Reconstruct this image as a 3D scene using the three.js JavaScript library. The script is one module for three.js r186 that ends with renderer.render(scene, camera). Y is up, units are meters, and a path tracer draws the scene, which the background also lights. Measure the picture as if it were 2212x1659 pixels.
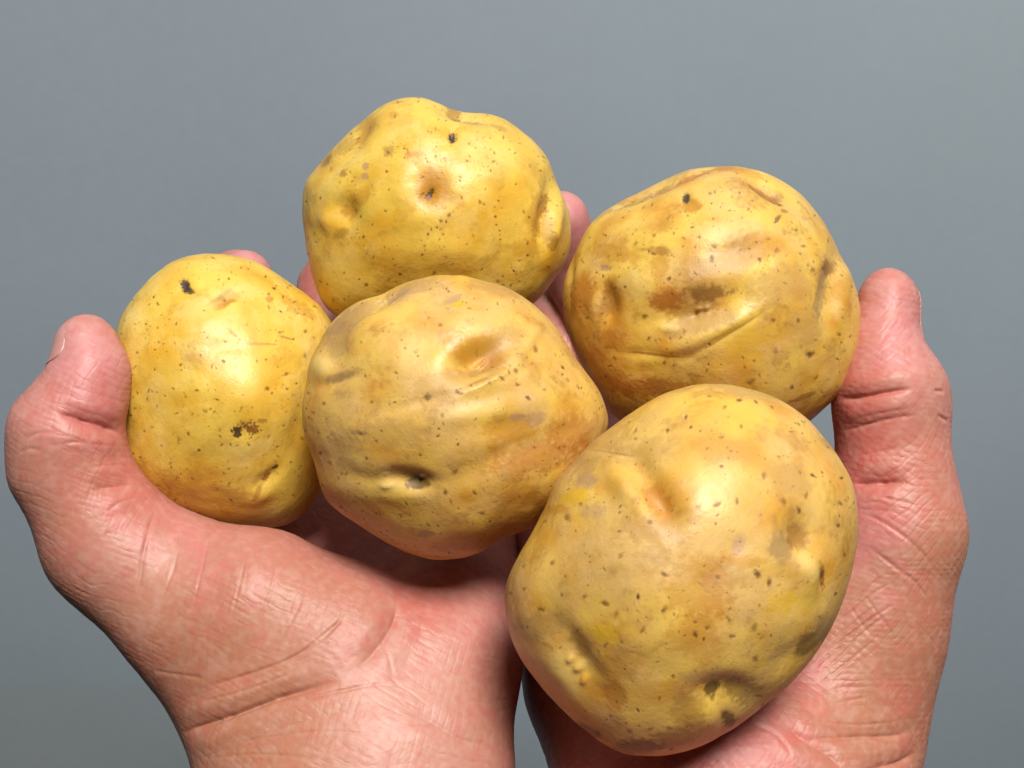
import * as THREE from 'three';
import { ImprovedNoise } from 'three/addons/math/ImprovedNoise.js';
import { RectAreaLightUniformsLib } from 'three/addons/lights/RectAreaLightUniformsLib.js';
import { RoundedBoxGeometry } from 'three/addons/geometries/RoundedBoxGeometry.js';

// ------------------------------------------------------------------ camera, light, exposure
// The hands are held about a metre up; the camera looks down on them by PITCH.
const PITCH = 35 * Math.PI / 180, EYE = 0.30, WIDTH = 0.235;      // metres; WIDTH is what the picture spans at the hands
const HOLD = new THREE.Vector3(0, 1.0, 0);                          // where the camera looks: the middle of the heap
const HOLD_TURN = new THREE.Euler(-PITCH, 0, 0);
const holdMatrix = new THREE.Matrix4().compose(HOLD, new THREE.Quaternion().setFromEuler(HOLD_TURN), new THREE.Vector3(1, 1, 1));

const scene = new THREE.Scene();
const camera = new THREE.PerspectiveCamera(2 * Math.atan(WIDTH * 0.75 / 2 / EYE) * 180 / Math.PI, 4 / 3, 0.02, 20);
camera.position.set(0, 0, EYE).applyMatrix4(holdMatrix);
camera.rotation.copy(HOLD_TURN);
scene.add(camera);
scene.background = new THREE.Color().setRGB(0.02, 0.021, 0.023);     // the dim, even light of the room around

RectAreaLightUniformsLib.init();
const LAMP_AT = new THREE.Vector3(0.28, 2.75, 0.54), LAMP_SIZE = 0.62;
const lampLight = new THREE.RectAreaLight(new THREE.Color().setRGB(1.0, 0.97, 0.925), 51, LAMP_SIZE, LAMP_SIZE);
lampLight.position.copy(LAMP_AT).add(new THREE.Vector3(0, -0.012, 0));
lampLight.lookAt(LAMP_AT.x, 0, LAMP_AT.z);
scene.add(lampLight);

const renderer = new THREE.WebGLRenderer({ antialias: true });
renderer.toneMapping = THREE.LinearToneMapping;
renderer.toneMappingExposure = 1.0;
renderer.shadowMap.enabled = true;

// ------------------------------------------------------------------ helpers
const noiseSource = new ImprovedNoise();
const noise = (x, y, z) => noiseSource.noise(x + 31.7, y + 17.3, z + 53.1);
const fbm = (x, y, z, n = 3) => { let s = 0, a = 1, t = 0; for (let i = 0; i < n; i++) { s += a * noise(x, y, z); t += a; a *= 0.5; x = x * 2.03 + 5.1; y = y * 2.03 + 1.7; z = z * 2.03 + 9.2; } return s / t; };
const clamp = (x, a = 0, b = 1) => x < a ? a : x > b ? b : x;
const mix = (a, b, t) => a + (b - a) * t;
const smooth = (a, b, x) => { const t = clamp((x - a) / (b - a)); return t * t * (3 - 2 * t); };
const randomFrom = (seed) => () => { seed |= 0; seed = seed + 0x6D2B79F5 | 0; let t = Math.imul(seed ^ seed >>> 15, 1 | seed); t = t + Math.imul(t ^ t >>> 7, 61 | t) ^ t; return ((t ^ t >>> 14) >>> 0) / 4294967296; };
const toLinear = (c) => { c /= 255; return c <= 0.04045 ? c / 12.92 : ((c + 0.055) / 1.055) ** 2.4; };
const rgb = (r, g, b) => [toLinear(r), toLinear(g), toLinear(b)];

// A point of the photograph (2212 x 1659 units) at a depth z in millimetres towards the camera from the heap's middle.
const UNIT = WIDTH * 1000 / 2212, DEPTH = EYE * 1000;
const at = (x, y, z) => { const k = UNIT * (DEPTH - z) / DEPTH; return [(x - 1106) * k, (829.5 - y) * k, z]; };

function place(object, name, label, category, group) {              // a thing, modelled in the frame of the held heap
  object.name = name;
  object.userData = { label, category };
  if (group) object.userData.group = group;
  scene.add(object);
  object.traverse((o) => { o.castShadow = true; o.receiveShadow = true; });
  return object;
}
const holdPoint = (p) => new THREE.Vector3(p[0], p[1], p[2]).multiplyScalar(0.001).applyMatrix4(holdMatrix);

// ------------------------------------------------------------------ the grey wall behind
{
  const N = 1024, data = new Uint8Array(N * N * 4);
  const wallWidth = 3.2, wallHeight = 3.8, wallFoot = -1.2;
  for (let j = 0; j < N; j++) for (let i = 0; i < N; i++) {
    const x = (i / N - 0.5) * wallWidth, y = wallFoot + j / N * wallHeight, k = (j * N + i) * 4;
    const cloud = fbm(x * 2.1, y * 2.1, 3, 3), blotch = fbm(x * 9, y * 9, 8, 3), grain = noise(x * 160, y * 160, 1);
    let t = 1 + 0.05 * cloud + 0.02 * blotch + 0.012 * grain;
    const green = clamp(0.4 + 0.7 * fbm(x * 1.7 + 4, y * 1.7, 12, 3));
    // an old smudge on the paint with a rounded outline of its own
    const sx = (x + 0.30) / 0.075, sy = (y - 0.46) / 0.05, s = smooth(1.06, 0.94, Math.pow(sx ** 4 + sy ** 4, 0.25) + 0.05 * blotch) * (0.6 + 0.8 * clamp(0.5 + blotch));
    data[k] = clamp(t * (182 - 7 * green) + 2 * s, 0, 255); data[k + 1] = clamp(t * (193 + 2 * green) - 2 * s, 0, 255); data[k + 2] = clamp(t * (207 - 10 * green) - 6 * s, 0, 255); data[k + 3] = 255;
  }
  const make = (d, srgb) => { const t = new THREE.DataTexture(d, N, N); t.magFilter = THREE.LinearFilter; t.minFilter = THREE.LinearFilter; if (srgb) t.colorSpace = THREE.SRGBColorSpace; t.needsUpdate = true; return t; };
  const wall = new THREE.Mesh(new THREE.BoxGeometry(wallWidth, wallHeight, 0.1), new THREE.MeshStandardMaterial({ map: make(data, true), roughness: 0.8 }));
  wall.position.set(0, wallFoot + wallHeight / 2, -0.40);
  wall.name = 'wall'; wall.userData = { kind: 'structure', label: 'plain blue grey painted wall behind the hands', category: 'wall' };
  wall.receiveShadow = wall.castShadow = true;
  scene.add(wall);
}

// ------------------------------------------------------------------ the ceiling lamp that lights the heap
{
  const lamp = new THREE.Group();
  lamp.position.copy(LAMP_AT);
  const housing = new THREE.Mesh(new RoundedBoxGeometry(LAMP_SIZE + 0.05, 0.06, LAMP_SIZE + 0.05, 3, 0.012), new THREE.MeshStandardMaterial({ color: 0xd8d8d4, roughness: 0.5 }));
  housing.position.y = 0.034; housing.name = 'housing'; lamp.add(housing);
  const diffuser = new THREE.Mesh(new THREE.BoxGeometry(LAMP_SIZE, 0.008, LAMP_SIZE), new THREE.MeshStandardMaterial({ color: 0xffffff, emissive: new THREE.Color(1, 0.965, 0.9), emissiveIntensity: 2, roughness: 0.6 }));
  diffuser.name = 'diffuser'; lamp.add(diffuser);
  place(lamp, 'ceiling_lamp', 'square white ceiling lamp above the hands', 'lamp');
}

// ------------------------------------------------------------------ potatoes
// Each is a lumpy body around its own middle: outline points, depth, relief (eyes, dents, bumps) and marks on the skin.
const TONE = {
  speck: rgb(104, 68, 28), dark: rgb(56, 36, 18), brown: rgb(142, 92, 34), amber: rgb(196, 138, 34), orange: rgb(178, 108, 30), tan: rgb(190, 150, 92), grey: rgb(164, 132, 92),
  mauve: rgb(178, 142, 118), yellow: rgb(226, 182, 44), cream: rgb(234, 206, 128), dirt: rgb(92, 68, 28), pink: rgb(206, 164, 128),
};
function outline(points, cx, cy) {                                   // angle -> radius, smooth and periodic
  const list = points.map(([x, y]) => [Math.atan2(cy - y, x - cx), Math.hypot(x - cx, y - cy)]).sort((a, b) => a[0] - b[0]);
  const n = list.length, N = 720, table = new Float64Array(N);
  for (let i = 0; i < N; i++) {
    const a = -Math.PI + (i + 0.5) / N * 2 * Math.PI;
    let k = 0; while (k < n && list[k][0] < a) k++;
    const pick = (m) => { const q = ((m % n) + n) % n; return [list[q][0] + 2 * Math.PI * Math.floor(m / n), list[q][1]]; };
    const [p0, p1, p2, p3] = [pick(k - 2), pick(k - 1), pick(k), pick(k + 1)];
    const t = (a - p1[0]) / (p2[0] - p1[0]), m1 = (p2[1] - p0[1]) / (p2[0] - p0[0]), m2 = (p3[1] - p1[1]) / (p3[0] - p1[0]), w = p2[0] - p1[0];
    table[i] = (2 * t ** 3 - 3 * t ** 2 + 1) * p1[1] + (t ** 3 - 2 * t ** 2 + t) * w * m1 + (-2 * t ** 3 + 3 * t ** 2) * p2[1] + (t ** 3 - t ** 2) * w * m2;
  }
  const blur = (src, half) => src.map((_, i) => { let s = 0, t = 0; for (let d = -half; d <= half; d++) { const g = 1 - Math.abs(d) / (half + 1); s += g * src[(i + d + N) % N]; t += g; } return s / t; });
  const fine = blur(table, 9);
  const harm = [0, 0, 0, 0, 0];                                       // mean and the first two harmonics: the body's plain oval
  for (let i = 0; i < N; i++) { const a = -Math.PI + (i + 0.5) / N * 2 * Math.PI; harm[0] += fine[i] / N; for (let h = 1; h < 3; h++) { harm[2 * h - 1] += 2 * fine[i] * Math.cos(h * a) / N; harm[2 * h] += 2 * fine[i] * Math.sin(h * a) / N; } }
  const read = (tab, a) => { const f = (a + Math.PI) / (2 * Math.PI) * N - 0.5, i = Math.floor(f), t = f - i; return mix(tab[(i + N) % N], tab[(i + 1 + N) % N], t); };
  return { fine: (a) => read(fine, a), oval: (a) => harm[0] + harm[3] * Math.cos(2 * a) + harm[4] * Math.sin(2 * a) };
}

function makePotato(spec) {
  const { cx, cy, z, front, back, seed, relief, marks, specks, tone, map } = spec;
  const random = randomFrom(seed);
  const shape = outline(spec.outline, cx, cy);
  const unit = UNIT * (DEPTH - z) / DEPTH;                            // millimetres per photograph unit at this depth
  const centre = at(cx, cy, z);
  // the body's own frame: its z axis points to where the camera stood
  const zAxis = new THREE.Vector3(-centre[0], -centre[1], DEPTH - z).normalize();
  const xAxis = new THREE.Vector3(1, 0, 0).addScaledVector(zAxis, -zAxis.x).normalize(), yAxis = zAxis.clone().cross(xAxis);
  const turn = new THREE.Matrix4().makeBasis(xAxis, yAxis, zAxis);
  const place2 = ([X, Y, ...rest]) => [map[0] + map[2] * X - cx, cy - (map[1] + map[2] * Y), ...rest];
  const bumps = relief.map((r) => { const [x, y, rx, ry, rot, h] = place2(r); const a = -rot * Math.PI / 180; return { x, y, c: Math.cos(a), s: Math.sin(a), rx: rx * map[2], ry: ry * map[2], h: h * 0.88, far: 2.6 * Math.max(rx, ry) * map[2] }; });
  const blots = marks.map((r) => { const [x, y, rx, ry, rot, t, alpha, rough = 0.35] = place2(r); const a = -rot * Math.PI / 180; return { x, y, c: Math.cos(a), s: Math.sin(a), rx: rx * map[2], ry: ry * map[2], tone: TONE[t], alpha, rough, far: 1.9 * Math.max(rx, ry) * map[2] }; });
  for (const r of specks) { const [x, y, size = 12] = place2(r); const a = random() * 3; const s = size * map[2] * 1.0; blots.push({ x, y, c: Math.cos(a), s: Math.sin(a), rx: s * (0.6 + 0.5 * random()), ry: s * (0.4 + 0.35 * random()), tone: random() < 0.6 ? TONE.speck : TONE.brown, alpha: 0.55 + 0.4 * random(), rough: 0.45, far: s * 2.4, speck: 1 }); }
  for (let i = 0; i < 1300; i++) {                                     // the many small lenticels of the skin, in loose swarms
    const a = random() * Math.PI * 2, q = Math.sqrt(random()) * 0.98, R = shape.fine(a), s = 0.9 + 2.6 * random() ** 3, b = random() * 3;
    if (fbm(q * R * Math.cos(a) * 0.012 + seed, q * R * Math.sin(a) * 0.012, 4, 2) + 0.35 * random() < 0.1) continue;
    blots.push({ x: q * R * Math.cos(a), y: q * R * Math.sin(a), c: Math.cos(b), s: Math.sin(b), rx: s * (0.8 + 0.7 * random()), ry: s * 0.7, tone: TONE.speck, alpha: 0.2 + 0.55 * random(), rough: 0.5, far: s * 3, speck: 1 });
  }
  const body = (X, Y, Z) => {                                         // unit direction -> undented body, millimetres
    const st = Math.hypot(X, Y), a = Math.atan2(Y, X), R = mix(shape.oval(a), shape.fine(a), smooth(0.35, 0.95, st)) * unit;
    const bulge = 1 - 0.06 * st * st * (1 - st * st) * 4;
    return [R * X, R * Y, (Z > 0 ? front : back) * Z * bulge];
  };
  const CELL = 24, SPAN = 60, cells = new Map();                       // marks sorted into squares, so that each texel meets few
  blots.forEach((b) => { for (let i = Math.floor((b.x - b.far) / CELL); i <= (b.x + b.far) / CELL; i++) for (let j = Math.floor((b.y - b.far) / CELL); j <= (b.y + b.far) / CELL; j++) { const k = i * SPAN * 40 + j; if (!cells.has(k)) cells.set(k, []); cells.get(k).push(b); } });
  const reliefAt = (u, v) => { let h = 0; for (const b of bumps) { const dx = u - b.x, dy = v - b.y; if (dx * dx + dy * dy > b.far * b.far) continue; const p = (dx * b.c + dy * b.s) / b.rx, q = (-dx * b.s + dy * b.c) / b.ry, e = p * p + q * q; h += b.h * Math.exp(b.h < -1.4 ? -Math.pow(e, 1.3) : -e); } return h; };

  // mesh: a globe grid with its poles at the body's top and bottom
  const COLS = 384, ROWS = 224, position = new Float32Array((COLS + 1) * (ROWS + 1) * 3), uv = new Float32Array((COLS + 1) * (ROWS + 1) * 2), index = [];
  for (let j = 0; j <= ROWS; j++) for (let i = 0; i <= COLS; i++) {
    const lon = (i / COLS - 0.5) * 2 * Math.PI, lat = (j / ROWS - 0.5) * Math.PI;
    const X = Math.cos(lat) * Math.sin(lon), Y = Math.sin(lat), Z = Math.cos(lat) * Math.cos(lon);
    const p = body(X, Y, Z), R = 30;
    let n = [p[0] / 900, p[1] / 900, p[2] / (front * front)]; const nl = Math.hypot(...n) || 1; n = n.map((c) => c / nl);
    const edge = smooth(-0.05, 0.25, Z);
    let h = edge * reliefAt(p[0] / unit, p[1] / unit);
    h += 0.7 * fbm(X * 1.7 + seed, Y * 1.7, Z * 1.7, 2) * (0.4 + 0.6 * (1 - smooth(0.6, 1, Math.hypot(X, Y)))) + 0.12 * noise(X * 9, Y * 9 + seed, Z * 9);
    const k = j * (COLS + 1) + i;
    position[k * 3] = p[0] + n[0] * h; position[k * 3 + 1] = p[1] + n[1] * h; position[k * 3 + 2] = p[2] + n[2] * h;
    uv[k * 2] = i / COLS; uv[k * 2 + 1] = j / ROWS;
    if (i < COLS && j < ROWS) { const a = k, b = k + 1, c = k + COLS + 1, d = c + 1; if (j > 0) index.push(a, b, d); if (j < ROWS - 1) index.push(a, d, c); }
  }
  const geometry = new THREE.BufferGeometry();
  geometry.setAttribute('position', new THREE.BufferAttribute(position, 3));
  geometry.setAttribute('uv', new THREE.BufferAttribute(uv, 2));
  geometry.setIndex(index);
  geometry.computeVertexNormals();
  const normal = geometry.attributes.normal;                          // close the seam at the back
  for (let j = 0; j <= ROWS; j++) { const a = j * (COLS + 1), b = a + COLS, n = new THREE.Vector3(normal.getX(a) + normal.getX(b), normal.getY(a) + normal.getY(b), normal.getZ(a) + normal.getZ(b)).normalize(); normal.setXYZ(a, n.x, n.y, n.z); normal.setXYZ(b, n.x, n.y, n.z); }
  geometry.applyMatrix4(turn);
  geometry.scale(0.001, 0.001, 0.001);

  // skin: colour, relief and gloss of what the skin is made of
  const TW = 1280, TH = 640, colour = new Uint8Array(TW * TH * 4), height = new Uint8Array(TW * TH * 4), gloss = new Uint8Array(TW * TH * 4);
  const toByte = (c) => { c = clamp(c); return 255 * (c <= 0.0031308 ? 12.92 * c : 1.055 * c ** (1 / 2.4) - 0.055); };
  for (let j = 0; j < TH; j++) for (let i = 0; i < TW; i++) {
    const lon = ((i + 0.5) / TW - 0.5) * 2 * Math.PI, lat = ((j + 0.5) / TH - 0.5) * Math.PI;
    const X = Math.cos(lat) * Math.sin(lon), Y = Math.sin(lat), Z = Math.cos(lat) * Math.cos(lon), k = (j * TW + i) * 4;
    const s = seed * 1.37, n1 = fbm(X * 2.2 + s, Y * 2.2, Z * 2.2, 3), n2 = fbm(X * 6 - s, Y * 6, Z * 6, 3), n3 = noise(X * 26, Y * 26 + s, Z * 26), n4 = noise(X * 70, Y * 70, Z * 70 + s);
    const film = clamp(tone.film + 1.5 * n1 + 0.8 * n2 + 0.2 * n3), warm = clamp(tone.warm + 1.9 * fbm(X * 3.1, Y * 3.1 + s, Z * 3.1 + 7, 3) + 0.25 * n3);
    const shadeOfSkin = 1 + 0.10 * n2 + 0.06 * n3 + 0.05 * n4;
    const c = [0, 1, 2].map((m) => mix(mix(tone.base[m], tone.deep[m], warm), tone.skin[m], film) * shadeOfSkin);
    const scuff = tone.scuff * smooth(0.10, 0.26, fbm(X * 4.3, Y * 4.3 - s, Z * 4.3, 4) + 0.10 * n4) * (0.6 + 0.8 * n3), net = 0.5 * tone.scuff * smooth(0.045, 0.0, Math.abs(fbm(X * 7 + s, Y * 7, Z * 7, 3))) * smooth(0.0, 0.3, n1 + 0.2);
    for (let m = 0; m < 3; m++) { c[m] = mix(c[m], TONE.brown[m], clamp(0.45 * scuff)); c[m] = mix(c[m], TONE.tan[m], clamp(0.6 * net)); }
    let h = 0.5 + 0.10 * n3 + 0.1 * scuff + 0.10 * n4 + 0.10 * film, rough = 0.43 + 0.10 * film + 0.05 * n3;
    if (Z > -0.08) {
      const p = body(X, Y, Z), u = p[0] / unit, v = p[1] / unit, fade = smooth(-0.08, 0.05, Z);
      const here = cells.get(Math.floor(u / CELL) * SPAN * 40 + Math.floor(v / CELL));
      if (here) for (const b of here) {
        const dx = u - b.x, dy = v - b.y, a = (dx * b.c + dy * b.s) / b.rx, q = (-dx * b.s + dy * b.c) / b.ry;
        let d = Math.sqrt(a * a + q * q); if (d > 1.9) continue;
        d += b.rough * (b.speck ? n4 * 0.9 + n3 * 0.5 :  b.rx < 16 ? n4 * 1.2 + n3 * 0.8 : n3 * 1.1 + n2 * 1.4 + 0.5 * n4);
        const w = fade * b.alpha * smooth(b.speck ? 1.5 : 1.2, b.speck ? 0.2 : 0.55, d);
        c[0] = mix(c[0], b.tone[0], w); c[1] = mix(c[1], b.tone[1], w); c[2] = mix(c[2], b.tone[2], w);
        if (b.speck) h -= 0.28 * w; else h -= 0.06 * w;
        rough += 0.12 * w;
      }
    }
    colour[k] = toByte(c[0]); colour[k + 1] = toByte(c[1]); colour[k + 2] = toByte(c[2]); colour[k + 3] = 255;
    height[k] = height[k + 1] = height[k + 2] = clamp(h) * 255; height[k + 3] = 255;
    gloss[k] = 0; gloss[k + 1] = clamp(rough) * 255; gloss[k + 2] = 0; gloss[k + 3] = 255;
  }
  const texture = (d, srgb) => { const t = new THREE.DataTexture(d, TW, TH); t.wrapS = THREE.RepeatWrapping; t.magFilter = t.minFilter = THREE.LinearFilter; if (srgb) t.colorSpace = THREE.SRGBColorSpace; t.needsUpdate = true; return t; };
  const material = new THREE.MeshPhysicalMaterial({ color: new THREE.Color().setRGB(0.80, 0.765, 0.64), map: texture(colour, true), bumpMap: texture(height), bumpScale: 0.0002, roughnessMap: texture(gloss), roughness: 1, specularIntensity: 0.85, clearcoat: 0.28, clearcoatRoughness: 0.52 });
  const mesh = new THREE.Mesh(geometry, material);
  mesh.position.copy(holdPoint(centre));
  mesh.rotation.copy(HOLD_TURN);
  return mesh;
}

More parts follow.
